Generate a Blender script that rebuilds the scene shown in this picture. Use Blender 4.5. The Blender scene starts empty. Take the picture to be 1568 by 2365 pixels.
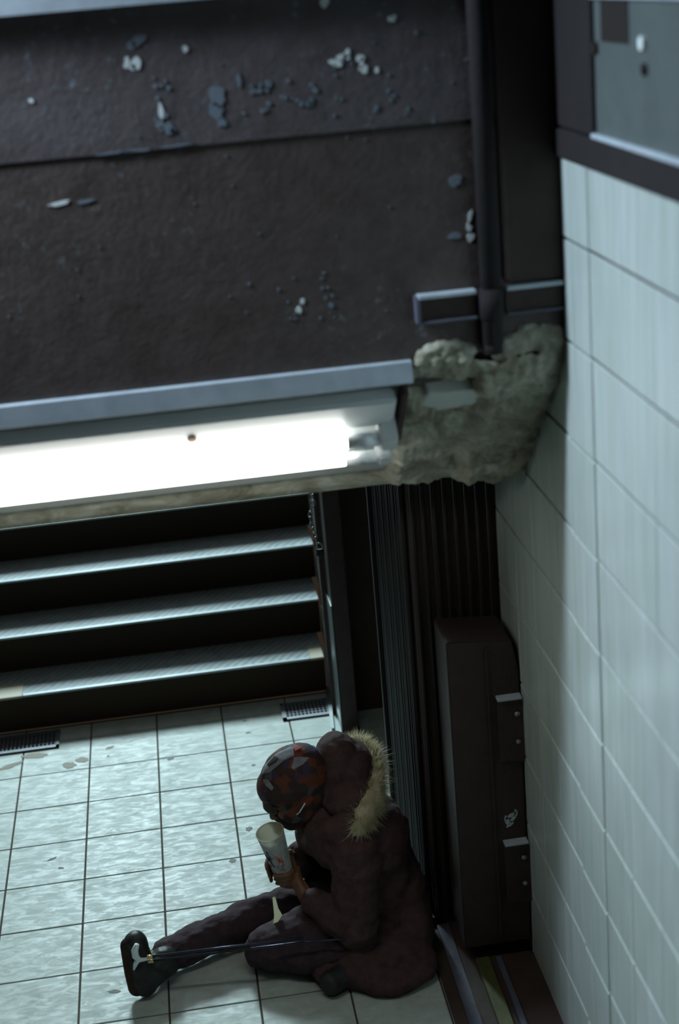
import bpy, bmesh, math, random
from mathutils import Vector, Matrix, noise
random.seed(7)
S = bpy.context.scene
COL = S.collection

# ------------------------------------------------------------------ camera
cd = bpy.data.cameras.new('camera'); cam = bpy.data.objects.new('camera', cd); COL.objects.link(cam)
cd.sensor_fit = 'VERTICAL'; cd.sensor_height = 36.0; cd.sensor_width = 24.0
cd.lens = 54.41
RT = Vector((0.98813728, -0.13061695, -0.0807709))
DN = Vector((-0.11872006, -0.31606716, -0.9412795))
FW = Vector((0.09741803, 0.93970249, -0.3278246))
m = Matrix((( RT.x, -DN.x, -FW.x, 0), (RT.y, -DN.y, -FW.y, 0), (RT.z, -DN.z, -FW.z, 3.2379), (0, 0, 0, 1)))
cam.matrix_world = m
cd.dof.use_dof = True; cd.dof.focus_distance = 5.7; cd.dof.aperture_fstop = 1.7
cd.clip_start = 0.05
S.camera = cam

# ------------------------------------------------------------------ world, exposure, big lights
S.view_settings.view_transform = 'Standard'; S.view_settings.look = 'None'
S.view_settings.gamma = 1.0; S.view_settings.use_curve_mapping = False
S.view_settings.exposure = 0.0
w = bpy.data.worlds.new('world'); S.world = w; w.use_nodes = True
bg = w.node_tree.nodes['Background']; bg.inputs[0].default_value = (1.0, .70, .46, 1); bg.inputs[1].default_value = 0.026

def area(name, loc, target, sx, sy, power, col):
    l = bpy.data.lights.new(name, 'AREA'); l.shape = 'RECTANGLE'; l.size = sx; l.size_y = sy
    l.energy = power; l.color = col
    o = bpy.data.objects.new(name, l); COL.objects.link(o); o.location = loc
    d = Vector(target) - Vector(loc); o.rotation_euler = d.to_track_quat('-Z', 'Y').to_euler()
    return o
L_STAIR = 490.0
L_WASH = 31.0
area('stair_top_light', (-.75, 11.3, 4.05), (-.3, 5.0, 0), 1.25, 1.3, L_STAIR, (.70, .93, 1.0))
hl = area('wall_wash_light', (-1.35, 3.50, 3.9), (1.0, 3.15, 1.9), .2, 1.2, L_WASH, (.68, .83, 1.0)); hl.data.spread = math.radians(100)  # unseen lamp, narrowed and aimed to brighten the tiles and spare the floor

# ------------------------------------------------------------------ materials
def mat(name, col=(.5, .5, .5), rough=.6, metal=0.0, emit=None, es=0.0, spec=.5, sheen=0):
    m = bpy.data.materials.new(name); m.use_nodes = True
    b = m.node_tree.nodes['Principled BSDF']
    b.inputs['Base Color'].default_value = (*col, 1); b.inputs['Roughness'].default_value = rough
    b.inputs['Metallic'].default_value = metal; b.inputs['Specular IOR Level'].default_value = spec
    if emit: b.inputs['Emission Color'].default_value = (*emit, 1); b.inputs['Emission Strength'].default_value = es
    if sheen: b.inputs['Sheen Weight'].default_value = sheen
    return m
def ramp(nt, fac, stops, interp='LINEAR'):
    r = nt.nodes.new('ShaderNodeValToRGB'); r.color_ramp.interpolation = interp
    e = r.color_ramp.elements
    while len(e) < len(stops): e.new(.5)
    for k, (p, c) in enumerate(stops): e[k].position = p; e[k].color = (*c, 1)
    nt.links.new(fac, r.inputs[0]); return r.outputs[0]
def coords(nt, kind='Object', scale=(1, 1, 1), rot=(0, 0, 0), loc=(0, 0, 0)):
    t = nt.nodes.new('ShaderNodeTexCoord'); mp = nt.nodes.new('ShaderNodeMapping')
    mp.inputs['Scale'].default_value = scale; mp.inputs['Rotation'].default_value = rot; mp.inputs['Location'].default_value = loc
    nt.links.new(t.outputs[kind], mp.inputs[0]); return mp.outputs[0]
def geo(nt, scale=(1, 1, 1), rot=(0, 0, 0)):
    g = nt.nodes.new('ShaderNodeNewGeometry'); mp = nt.nodes.new('ShaderNodeMapping')
    mp.inputs['Scale'].default_value = scale; mp.inputs['Rotation'].default_value = rot
    nt.links.new(g.outputs['Position'], mp.inputs[0]); return mp.outputs[0]
def nz(nt, vec, scale, detail=4, rough=.6, dist=0):
    n = nt.nodes.new('ShaderNodeTexNoise'); n.inputs['Scale'].default_value = scale
    n.inputs['Detail'].default_value = detail; n.inputs['Roughness'].default_value = rough
    n.inputs['Distortion'].default_value = dist
    nt.links.new(vec, n.inputs['Vector']); return n.outputs['Fac']
def mix(nt, fac, a, b, mode='MIX'):
    x = nt.nodes.new('ShaderNodeMix'); x.data_type = 'RGBA'; x.blend_type = mode
    for sock, v in ((x.inputs[0], fac), (x.inputs[6], a), (x.inputs[7], b)):
        if isinstance(v, (int, float)): sock.default_value = v
        elif isinstance(v, tuple): sock.default_value = (*v, 1)
        else: nt.links.new(v, sock)
    return x.outputs[2]
def bump(nt, h, strength=.3, dist=.01):
    b = nt.nodes.new('ShaderNodeBump'); b.inputs['Strength'].default_value = strength; b.inputs['Distance'].default_value = dist
    nt.links.new(h, b.inputs['Height']); nt.links.new(b.outputs[0], nt.nodes['Principled BSDF'].inputs['Normal'])
def setc(m, c, key='Base Color'): m.node_tree.links.new(c, m.node_tree.nodes['Principled BSDF'].inputs[key])
def rnd(nt):
    o = nt.nodes.new('ShaderNodeObjectInfo'); return o.outputs['Random']

M = {}
# floor tile: pale glazed, scuffed
t = mat('floor_tile', rough=.45); nt = t.node_tree
v = geo(nt)
c = ramp(nt, nz(nt, v, 9, 6, .65, .5), [(.3, (.42, .47, .43)), (.5, (.52, .58, .54)), (.7, (.62, .69, .66))])
c2 = ramp(nt, nz(nt, geo(nt, (5, 14, 5), (0, 0, .5)), 3, 5, .6), [(.35, (.9, .9, .88)), (.6, (1, 1, 1))])
c = mix(nt, 1.0, c, c2, 'MULTIPLY')
r_ = ramp(nt, rnd(nt), [(0, (.9, .93, .92)), (1, (1.0, 1.0, 1.0))]); c = mix(nt, 1.0, c, r_, 'MULTIPLY'); setc(t, c)
rr = ramp(nt, nz(nt, geo(nt, (6, 16, 6), (0, 0, .35)), 2.2, 6, .7, .8), [(.42, (.62, .62, .62)), (.60, (.46, .46, .46))]); setc(t, rr, 'Roughness')
bump(nt, nz(nt, v, 60, 3), .08, .001); M['floor_tile'] = t
t = mat('floor_grout', (.07, .05, .035), .9); M['grout'] = t
# wall tile
t = mat('wall_tile', rough=.22, spec=.5); nt = t.node_tree
v = geo(nt, (3, 9, 1.2))
c = ramp(nt, nz(nt, v, 2.5, 5, .55), [(.3, (.50, .575, .54)), (.7, (.60, .67, .65))])
r_ = ramp(nt, rnd(nt), [(0, (.93, .95, .93)), (1, (1.0, 1.0, 1.0))]); c = mix(nt, 1.0, c, r_, 'MULTIPLY')
c3 = ramp(nt, nz(nt, geo(nt, (8, 22, .8)), 2, 3), [(.45, (1, 1, 1)), (.75, (.87, .86, .8))]); c = mix(nt, 1.0, c, c3, 'MULTIPLY')
setc(t, c); bump(nt, nz(nt, geo(nt), 6, 2), .12, .01); M['wall_tile'] = t
t = mat('wall_grout', rough=.9); nt = t.node_tree
setc(t, ramp(nt, nz(nt, geo(nt), 5, 3), [(.35, (.03, .026, .02)), (.65, (.10, .095, .08))])); M['wall_grout'] = t
# dark bulkhead paint
def darkpaint(name, a, b, spots, rough=.55, sc=7, th=.64):
    t = mat(name, rough=rough); nt = t.node_tree; v = geo(nt)
    c = ramp(nt, nz(nt, v, sc, 7, .7), [(.3, a), (.7, b)])
    s = ramp(nt, nz(nt, v, sc*5, 5, .7, .3), [(th, (0, 0, 0)), (th+.09, (1, 1, 1))])
    g = ramp(nt, nz(nt, v, 2.2, 3), [(.45, (0, 0, 0)), (.65, (1, 1, 1))])
    s = mix(nt, 1.0, s, g, 'MULTIPLY')
    c = mix(nt, s, c, spots); setc(t, c)
    bump(nt, nz(nt, v, 30, 6, .7), .5, .006); return t
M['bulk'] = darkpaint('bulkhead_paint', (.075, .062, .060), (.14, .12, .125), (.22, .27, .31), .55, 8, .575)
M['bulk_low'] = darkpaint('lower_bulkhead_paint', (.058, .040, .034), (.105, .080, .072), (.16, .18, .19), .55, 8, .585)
M['black'] = darkpaint('black_paint', (.036, .022, .016), (.062, .038, .030), (.06, .05, .05), .7, 5, .66)
M['gloss_black'] = darkpaint('gloss_black_steel', (.030, .018, .014), (.055, .034, .032), (.08, .07, .08), .5, 9, .66)
t = mat('gate_steel', (.009, .006, .005), .6, .0); M['gate'] = t
M['matte'] = darkpaint('matte_black_pipe', (.007, .005, .005), (.014, .010, .011), (.04, .045, .05), .9)
t = mat('glint_steel', (.33, .38, .38), .38, .8); M['steel'] = t
t = mat('channel_paint', rough=.5); nt = t.node_tree
setc(t, ramp(nt, nz(nt, geo(nt), 14, 5), [(.35, (.42, .49, .54)), (.7, (.54, .62, .67))])); M['channel'] = t
M['white_enamel'] = mat('white_enamel', (.74, .78, .78), .35)
M['cap_metal'] = mat('tube_cap', (.75, .8, .82), .3, .3)
M['tube'] = mat('lit_tube', (.9, .9, .9), .4, emit=(1.0, .985, .93), es=9.0)
M['lamp_face'] = mat('lit_panel', (.9, .9, .9), .4, emit=(.86, 1, .95), es=14.0)
t = mat('rough_plaster', rough=.95); nt = t.node_tree; v = geo(nt)
c = ramp(nt, nz(nt, v, 8, 8, .75, .8), [(.32, (.22, .19, .12)), (.5, (.5, .49, .37)), (.66, (.78, .8, .68))])
setc(t, c); bump(nt, nz(nt, v, 60, 8, .8), .8, .01); M['plaster'] = t
M['chip'] = mat('bare_plaster_chip', (.82, .9, .88), .9)
M['chip_faint'] = mat('faint_chip', (.18, .22, .26), .9)
M['grey_panel'] = darkpaint('grey_panel_paint', (.08, .10, .095), (.11, .135, .13), (.04, .05, .05), .5, 6, .7)
# stairs
t = mat('riser_paint', (.034, .02, .01), .8); M['riser'] = t
t = mat('tread_concrete', rough=.6); nt = t.node_tree; v = geo(nt)
wv = nt.nodes.new('ShaderNodeTexWave'); wv.wave_type = 'BANDS'; wv.inputs['Scale'].default_value = 9; wv.inputs['Distortion'].default_value = 2.2
wv.inputs['Detail'].default_value = 2; nt.links.new(geo(nt, (1, 1, 1), (0, 0, .62)), wv.inputs[0])
c = ramp(nt, nz(nt, v, 16, 6, .7), [(.3, (.20, .24, .25)), (.7, (.36, .42, .43))])
c = mix(nt, ramp(nt, wv.outputs['Fac'], [(.55, (0, 0, 0)), (.95, (.6, .6, .6))]), c, (.42, .5, .52))
setc(t, c); bump(nt, wv.outputs['Fac'], .5, .004); M['tread'] = t
t = mat('nosing_steel', rough=.4, metal=.0); nt = t.node_tree
setc(t, ramp(nt, nz(nt, geo(nt, (3, 12, 12)), 9, 5), [(.3, (.28, .36, .38)), (.7, (.55, .66, .68))])); M['nosing'] = t
M['cream'] = mat('cream_tile', (.46, .42, .3), .6)
M['grate'] = mat('grate_iron', (.2, .22, .24), .5, .5)
M['pit'] = mat('drain_pit', (.012, .008, .006), .9)
M['stain'] = mat('brown_stain', (.17, .13, .06), .6)
M['grime'] = mat('grey_gum', (.2, .21, .18), .7)
M['olive'] = darkpaint('olive_paint', (.055, .06, .014), (.10, .105, .03), (.04, .04, .03), .6, 12)
M['bluegrey'] = darkpaint('bluegrey_paint', (.06, .065, .095), (.12, .125, .16), (.03, .02, .03), .6, 8)
# person
t = mat('skin', rough=.55); nt = t.node_tree
setc(t, ramp(nt, nz(nt, geo(nt), 30, 4), [(.3, (.12, .05, .02)), (.7, (.19, .085, .035))])); M['skin'] = t
def cloth(name, a, b, sc=35, rough=.85):
    t = mat(name, rough=rough, spec=.25); nt = t.node_tree; v = geo(nt)
    setc(t, ramp(nt, nz(nt, v, sc, 5), [(.3, a), (.7, b)])); bump(nt, nz(nt, v, 14, 4), .6, .012); return t
M['parka'] = cloth('parka_cloth', (.052, .028, .026), (.09, .05, .05))
M['trousers'] = cloth('trouser_cloth', (.035, .021, .024), (.065, .04, .05))
M['boot'] = cloth('boot_leather', (.018, .018, .017), (.035, .04, .037), 20, .5)
M['mask'] = cloth('mask_cloth', (.03, .017, .012), (.05, .03, .02))
M['lining'] = cloth('lining', (.03, .02, .03), (.05, .035, .05))
t = mat('patterned_cloth', rough=.8); nt = t.node_tree; v = geo(nt, (1, 1, 1), (.4, .7, .2))
vo = nt.nodes.new('ShaderNodeTexVoronoi'); vo.inputs['Scale'].default_value = 34; vo.distance = 'EUCLIDEAN'; nt.links.new(v, vo.inputs[0])
sp = nt.nodes.new('ShaderNodeSeparateColor'); nt.links.new(vo.outputs['Color'], sp.inputs[0])
c = ramp(nt, sp.outputs[0], [(0, (.035, .013, .008)), (.25, (.10, .026, .01)), (.42, (.038, .022, .055)), (.60, (.03, .018, .012)), (.80, (.16, .03, .014)), (.90, (.07, .07, .08))], 'CONSTANT')
setc(t, c); M['pattern'] = t
M['patch_grey'] = cloth('grey_patch', (.16, .17, .19), (.25, .26, .28))
M['patch_dark'] = mat('dark_patch', (.03, .022, .015), .9)
M['patch_red'] = mat('red_patch', (.36, .05, .05), .8)
t = mat('fur', rough=.8); nt = t.node_tree
setc(t, ramp(nt, nz(nt, geo(nt), 25, 4), [(.3, (.42, .37, .22)), (.7, (.88, .82, .58))])); M['fur'] = t
t = mat('paper_cup', rough=.6); nt = t.node_tree
c = ramp(nt, nz(nt, geo(nt), 45, 5, .7, .5), [(.36, (.12, .12, .17)), (.47, (.5, .53, .56)), (.7, (.6, .64, .65))]); setc(t, c); M['cup'] = t
M['cup_in'] = mat('cup_inside', (.66, .64, .52), .6)
M['red_print'] = mat('red_print', (.5, .05, .03), .6)
M['blue_print'] = mat('dark_print', (.05, .05, .12), .6)
M['paper'] = mat('white_paper', (.85, .83, .7), .7)
M['white_plastic'] = mat('white_plastic', (.8, .88, .9), .3)
M['rod'] = mat('dark_rod', (.05, .06, .09), .25, .7)
M['brass'] = mat('brass', (.85, .62, .28), .3, .6)
M['eye'] = mat('eye', (.12, .11, .1), .2)

def translucent(m, col, f):
    nt = m.node_tree; out = nt.nodes['Material Output']; p = nt.nodes['Principled BSDF']
    t = nt.nodes.new('ShaderNodeBsdfTranslucent'); t.inputs[0].default_value = (*col, 1)
    x = nt.nodes.new('ShaderNodeMixShader'); x.inputs[0].default_value = f
    nt.links.new(p.outputs[0], x.inputs[1]); nt.links.new(t.outputs[0], x.inputs[2]); nt.links.new(x.outputs[0], out.inputs[0])
translucent(M['cup'], (.8, .8, .78), .35); translucent(M['cup_in'], (.85, .8, .62), .5); translucent(M['paper'], (.9, .88, .7), .45); translucent(M['fur'], (.8, .72, .48), .35)
# ------------------------------------------------------------------ helpers
def link(o, parent=None):
    COL.objects.link(o)
    if parent: o.parent = parent
    return o
def obj(name, bm, m, parent=None, smooth=False, mats=None):
    me = bpy.data.meshes.new(name); bmesh.ops.recalc_face_normals(bm, faces=bm.faces[:]); bm.to_mesh(me); bm.free()
    for x in (mats or [m]): me.materials.append(x)
    if smooth:
        for p in me.polygons: p.use_smooth = True
    return link(bpy.data.objects.new(name, me), parent)
def inst(name, me, loc, parent=None, rot=None):
    o = bpy.data.objects.new(name, me); o.location = loc
    if rot: o.rotation_euler = rot
    return link(o, parent)
def tag(o, label=None, cat=None, group=None, kind=None):
    if label: o['label'] = label
    if cat: o['category'] = cat
    if group: o['group'] = group
    if kind: o['kind'] = kind
    return o
def empty(name, loc=(0, 0, 0), **k):
    o = bpy.data.objects.new(name, None); o.location = loc; o.empty_display_size = .1; COL.objects.link(o); return tag(o, **k)
def box(bm, x0, x1, y0, y1, z0, z1, bev=0):
    g = bmesh.ops.create_cube(bm, size=1); vs = g['verts']
    for v in vs: v.co = Vector(((x0+x1)/2+v.co.x*(x1-x0), (y0+y1)/2+v.co.y*(y1-y0), (z0+z1)/2+v.co.z*(z1-z0)))
    if bev:
        es = list({e for v in vs for e in v.link_edges}); bmesh.ops.bevel(bm, geom=es, offset=bev, segments=1, affect='EDGES')
    return bm
def bx(*a, bev=0): return box(bmesh.new(), *a, bev=bev)
def prism(prof, x0, x1):        # profile in (y,z), extruded along X
    bm = bmesh.new(); a = [bm.verts.new((x0, y, z)) for y, z in prof]; b = [bm.verts.new((x1, y, z)) for y, z in prof]
    bm.faces.new(a); bm.faces.new(b[::-1]); n = len(prof)
    for i in range(n): bm.faces.new((a[i], a[(i+1) % n], b[(i+1) % n], b[i]))
    return bm
def tube(bm, pts, r, seg=10, caps=True):
    pts = [Vector(p) for p in pts]; rr = r if isinstance(r, (list, tuple)) else [r]*len(pts); rings = []
    ref = None
    for i, p in enumerate(pts):
        d = (pts[min(i+1, len(pts)-1)] - pts[max(i-1, 0)]).normalized()
        if ref is None: ref = d.orthogonal().normalized()
        ref = (ref - d*ref.dot(d)).normalized(); b = d.cross(ref)
        rings.append([bm.verts.new(p + (ref*math.cos(2*math.pi*k/seg) + b*math.sin(2*math.pi*k/seg))*rr[i]) for k in range(seg)])
    for a, b in zip(rings, rings[1:]):
        for k in range(seg): bm.faces.new((a[k], a[(k+1) % seg], b[(k+1) % seg], b[k]))
    if caps: bm.faces.new(rings[0][::-1]); bm.faces.new(rings[-1])
    return bm
def ell(bm, c, s, rot=None, seg=20):
    mt = Matrix.Translation(c) @ (rot.to_4x4() if rot else Matrix.Identity(4)) @ Matrix.Diagonal((*s, 1))
    bmesh.ops.create_uvsphere(bm, u_segments=seg, v_segments=seg//2+2, radius=1, matrix=mt); return bm
def cap(bm, pts, rs, seg=14):   # chain of tapered capsules
    for p, r in zip(pts, rs): ell(bm, p, (r, r, r), seg=seg)
    for (p, r), (q, s) in zip(list(zip(pts, rs)), list(zip(pts, rs))[1:]):
        tube(bm, [p, q], [r, s], seg)
    return bm
def remesh(name, bm, vox, m, parent=None, smooth_it=4, rough=0.0, rs=12.0, seed=0):
    me = bpy.data.meshes.new(name+'_raw'); bmesh.ops.recalc_face_normals(bm, faces=bm.faces[:]); bm.to_mesh(me); bm.free()
    o = bpy.data.objects.new('tmp', me); COL.objects.link(o)
    md = o.modifiers.new('r', 'REMESH'); md.mode = 'VOXEL'; md.voxel_size = vox; md.use_smooth_shade = True
    sm = o.modifiers.new('s', 'SMOOTH'); sm.iterations = smooth_it; sm.factor = .5
    dg = bpy.context.evaluated_depsgraph_get(); ev = o.evaluated_get(dg)
    new = bpy.data.meshes.new_from_object(ev, depsgraph=dg)
    bpy.data.objects.remove(o); bpy.data.meshes.remove(me)
    new.name = name; new.materials.clear(); new.materials.append(m)
    if rough:
        for v in new.vertices:
            p = v.co; n = noise.noise(Vector((p.x*rs+seed, p.y*rs, p.z*rs*1.6)))*.7 + noise.noise(Vector((p.x*rs*2.4, p.y*rs*2.4+seed, p.z*rs*4)))*.35
            v.co = p + v.normal*n*rough
    for p in new.polygons: p.use_smooth = True
    return link(bpy.data.objects.new(name, new), parent)

# ------------------------------------------------------------------ SETTING
T = .305; FX0 = -.562; FY0 = 6.556
fl = tag(obj('floor', bx(-2.3, 1.3, 1.2, 6.72, -.12, -.004), M['grout']), 'pale square tiled landing floor with dark joints', 'floor', kind='structure')
cache = {}
def tilemesh(key, sx, sy, sz, m, bev):
    k = (key, round(sx, 4), round(sy, 4), round(sz, 4))
    if k not in cache:
        bm = bx(-sx/2, sx/2, -sy/2, sy/2, -sz/2, sz/2, bev=bev); me = bpy.data.meshes.new(key); bm.to_mesh(me); bm.free()
        me.materials.append(m); cache[k] = me
    return cache[k]
g = .0065
for i in range(-5, 6):
    for j in range(-1, 11):
        x0 = FX0+i*T; x1 = x0+T; y1 = FY0-j*T; y0 = y1-T
        if j == -1: y0, y1 = FY0, 6.70
        x1 = min(x1, .992)
        if x1-x0 < .03 or (x0 > .6 and y0 > 4.6 and y1 < 5.6): continue
        me = tilemesh('tile', x1-x0-g, y1-y0-g, .012, M['floor_tile'], .0012)
        inst('tile', me, ((x0+x1)/2, (y0+y1)/2, -.006+random.uniform(-.0004, .0004)), fl)
def blob(bm, cx, cy, rx, ry, rot, zf, n=16, j=.3, h=.0012):
    ca, sa = math.cos(rot), math.sin(rot); top = []; bot = []
    for k in range(n):
        a = 2*math.pi*k/n; q = 1+random.uniform(-j, j)*.8; x = math.cos(a)*rx*q; y = math.sin(a)*ry*q
        u, v = cx+x*ca-y*sa, cy+x*sa+y*ca; top.append(bm.verts.new(zf(u, v, h))); bot.append(bm.verts.new(zf(u, v, -.001)))
    bm.faces.new(top); bm.faces.new(bot[::-1])
    for k in range(n): bm.faces.new((top[k], bot[k], bot[(k+1) % n], top[(k+1) % n]))
FZ = lambda u, v, h: (u, v, h*.5+.0006)
for x, y, rx, ry, mm in [(-.476, 6.423, .022, .013, 'stain'), (-.597, 6.34, .026, .03, 'stain'), (-.655, 6.305, .03, .028, 'stain'), (-.824, 6.44, .06, .022, 'stain'), (-.92, 6.375, .05, .02, 'stain'),
        (-.204, 6.239, .014, .018, 'grime'), (.096, 5.542, .012, .016, 'grime'), (.016, 5.317, .014, .013, 'grime'), (.157, 6.39, .012, .006, 'grime'), (.156, 6.074, .009, .007, 'grime'),
        (.15, 6.513, .01, .006, 'grime'), (-.697, 5.52, .02, .006, 'grime'), (-.659, 5.442, .012, .006, 'grime'), (-.481, 6.344, .006, .006, 'stain'), (.426, 6.174, .012, .006, 'grime'), (-.441, 4.586, .022, .01, 'grime')]:
    bm = bmesh.new(); blob(bm, x, y, rx, ry, random.uniform(-.3, .5), FZ); obj('stain', bm, M[mm], fl)

# tiled right wall (plane X = 1)
wr = tag(obj('wall_right', bx(1.006, 1.25, .6, 6.9, -.1, 2.78), M['wall_grout']), kind='structure')
th, tw = .258, .2325
Yj = 3.51
for k in range(0, 11):
    z0 = k*th; z1 = min(z0+th, 2.776)
    for i in range(-9, 14):
        y0 = Yj+i*tw; y1 = y0+tw
        if y0 > 6.6: continue
        gz = .0075; gy = .0016
        off = -.004 if i == 0 else random.uniform(-.0006, .0006)
        me = tilemesh('tile_w', .012, y1-y0-gy, z1-z0-gz, M['wall_tile'], .0022)
        inst('tile', me, (1.006+off, (y0+y1)/2, (z0+z1)/2), wr)

# outer shell, mostly out of view
tag(obj('wall_left', bx(-2.5, -2.3, -3.5, 12.7, -.2, 4.9), M['bulk_low']), kind='structure')
tag(obj('wall_back', bx(-2.5, 1.4, 12.6, 12.8, -.2, 4.9), M['cream']), kind='structure')
tag(obj('ceiling', prism([(4.42, 2.45), (9.3, 4.55), (12.8, 4.55), (12.8, 4.75), (9.2, 4.75), (4.42, 2.65)], -2.5, 1.4), M['black']), kind='structure')
tag(obj('trim_1', bx(-2.5, 1.4, -3.5, 4.3, 4.4, 4.6), M['bulk_low']), kind='structure')
tag(obj('trim_2', bx(-2.3, 1.0, -3.0, .9, 1.35, 1.6), M['bulk_low']), kind='structure')

# bulkhead beam with sloping underside
BY = 3.755
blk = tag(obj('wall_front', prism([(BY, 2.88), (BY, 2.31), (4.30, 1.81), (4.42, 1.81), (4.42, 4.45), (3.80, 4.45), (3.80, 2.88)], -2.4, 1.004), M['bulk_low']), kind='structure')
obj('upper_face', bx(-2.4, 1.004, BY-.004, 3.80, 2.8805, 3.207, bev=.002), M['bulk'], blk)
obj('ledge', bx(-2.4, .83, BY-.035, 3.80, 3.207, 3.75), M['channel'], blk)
BZ = lambda u, v, h: (u, BY-.004-h, v)
def chips(lst, mm, name):
    bm = bmesh.new()
    for x, z, rx, rz in lst: blob(bm, x, z, rx*.86, rz*.86, random.uniform(-.4, .4), (lambda u, v, h: (u, BY-(.004 if v > 2.88 else 0)-h*1.5, v)), 14, .35)
    o = obj(name, bm, M[mm], blk); o['kind'] = 'stuff'; return o
br = [(-.014, 3.082, .008, .014), (.006, 3.080, .013, .016), (-.004, 3.072, .012, .008), (.124, 3.101, .008, .008), (.051, 2.968, .007, .02), (-.243, 3.018, .006, .006), (.457, 3.178, .012, .014), (.45, 3.195, .008, .01),
      (.609, 3.127, .010, .008), (.617, 3.131, .007, .005), (.470, 3.040, .016, .010), (.488, 3.05, .018, .009), (.498, 3.058, .008, .012), (.529, 3.045, .011, .010), (.536, 3.02, .012, .010), (.532, 3.033, .006, .014), (.567, 3.015, .006, .009), (.332, 2.465, .009, .010), (.342, 2.485, .006, .008),
      (.772, 2.65, .006, .016), (.768, 2.624, .007, .011), (.77, 2.599, .011, .012), (.868, 2.815, .008, .006), (.874, 2.806, .005, .008), (-.21, 2.779, .028, .005)]
chips(br, 'chip', 'bare_plaster_chip')
fa = [(.065, 2.926, .012, .016), (.045, 2.94, .01, .016), (.186, 2.99, .020, .03), (.18, 2.955, .018, .025), (.19, 2.93, .012, .012), (.666, 3.092, .006, .006), (.413, 2.467, .007, .007), (.216, 2.542, .005, .005), (-.08, 2.8825, .035, .003), (-.02, 2.8825, .04, .004), (.08, 2.886, .04, .003),
      (.792, 3.022, .022, .004), (.731, 2.606, .018, .01), (.74, 2.74, .02, .016), (.988, 2.607, .008, .012), (.985, 2.66, .008, .02), (.968, 2.501, .007, .018), (.99, 2.499, .005, .016), (-.15, 2.777, .025, .004), (.02, 3.13, .02, .014), (.0, 3.12, .012, .01), (.24, 3.02, .006, .016)]
for k in range(26): fa.append((random.uniform(.24, .42), random.uniform(2.945, 3.02), random.uniform(.003, .008), random.uniform(.004, .009)))
for k in range(12): fa.append((random.uniform(.03, .09), random.uniform(2.92, 3.06), random.uniform(.003, .007), random.uniform(.003, .007)))
for k in range(14): fa.append((random.uniform(.28, .42), random.uniform(2.43, 2.56), random.uniform(.002, .005), random.uniform(.003, .005)))
for k in range(14): fa.append((random.uniform(.42, .64), random.uniform(2.92, 3.05), random.uniform(.003, .006), random.uniform(.004, .007)))
for k in range(26): fa.append((random.uniform(-.4, .9), random.uniform(2.36, 3.15), random.uniform(.002, .004), random.uniform(.002, .004)))
fa = [q for q in fa]
chips(fa, 'chip_faint', 'faint_chip')

# corner details on the bulkhead
cp = empty('corner_post', (.9, BY, 2.3), label='black painted steel post in the upper corner where beam meets tiles', cat='post')
cp['category'] = 'post'
def at0(o, p): o.parent = p; o.matrix_parent_inverse = p.matrix_world.inverted(); return o
def part(name, bm, m, parent, smooth=False, **k):
    o = obj(name, bm, m, None, smooth); o.parent = parent; o.location = -parent.location; return o
bpy.context.view_layer.update()
part('plate', bx(.852, .998, BY-.022, BY-.002, 2.48, 3.9, bev=.003), M['black'], cp)
part('flange', bx(.842, .858, BY-.035, BY-.002, 2.49, 3.9, bev=.003), M['black'], cp)
cn = empty('conduit_pipe', (.808, BY-.03, 2.33), label='black vertical conduit running down the dark beam beside the corner', cat='pipe')
part('pipe', tube(bmesh.new(), [(.808, BY-.034, 2.335), (.808, BY-.034, 3.9)], .026, 16), M['matte'], cn, True)
part('coupling', tube(bmesh.new(), [(.808, BY-.034, 2.40), (.808, BY-.034, 2.475)], .031, 16), M['matte'], cn, True)
part('elbow_end', tube(bmesh.new(), [(.808, BY-.034, 2.31), (.808, BY-.034, 2.345)], .024, 16), M['matte'], cn, True)
def bracket(x0, x1, lab):
    b = empty('bracket', ((x0+x1)/2, BY, 2.40), label=lab, cat='bracket', group=None)
    part('back_plate', bx(x0, x1, BY-.02, BY-.003, 2.405, 2.47), M['black'], b)
    part('upper_lip', bx(x0, x1, BY-.035, BY-.003, 2.463, 2.474, bev=.002), M['channel'], b)
    part('lower_lip', bx(x0, x1, BY-.032, BY-.003, 2.400, 2.407, bev=.002), M['bluegrey'], b)
    return b
bracket(.625, .772, 'short black bracket box left of the conduit with worn blue lips')
bracket(.848, .992, 'black bracket box right of the conduit touching the tiled wall')
part('left_lip', bx(.618, .630, BY-.033, BY-.003, 2.402, 2.472, bev=.002), M['bluegrey'], [o for o in bpy.data.objects if o.name == 'bracket'][0])

# grey steel panel and sill above the tiles, right
sill = tag(obj('trim_3', bx(.985, 1.2, .8, 3.76, 2.7765, 2.845, bev=.004), M['matte']), kind='structure')
pn = empty('wall_panel', (1.0, 2.4, 2.85), label='grey painted steel panel above the tiled wall with bolts and rectangular slot', cat='panel')
part('sheet', bx(.998, 1.1, .8, 3.42, 2.852, 4.35, bev=.004), M['grey_panel'], pn)
part('lower_lip', bx(.984, 1.0, .8, 3.42, 2.846, 2.858, bev=.003), M['channel'], pn)
part('slot', bx(.9955, 1.0, 3.17, 3.36, 3.055, 3.14), M['pit'], pn)
part('upper_rail', bx(.985, 1.0, .8, 3.42, 3.142, 3.19, bev=.003), M['channel'], pn)
for y, z, r, mm in ((3.075, 3.06, .014, 'chip'), (3.40, 3.04, .014, 'pit'), (3.065, 3.01, .012, 'pit')):
    bm = bmesh.new(); tube(bm, [(1.0, y, z), (.990, y, z)], r, 10); part('bolt', bm, M[mm], pn)
jp = tag(obj('jamb_post', bx(.99, 1.1, 3.425, 3.752, 2.85, 4.3, bev=.004), M['matte']), 'black painted post between dark beam and grey steel panel', 'post')

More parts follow.
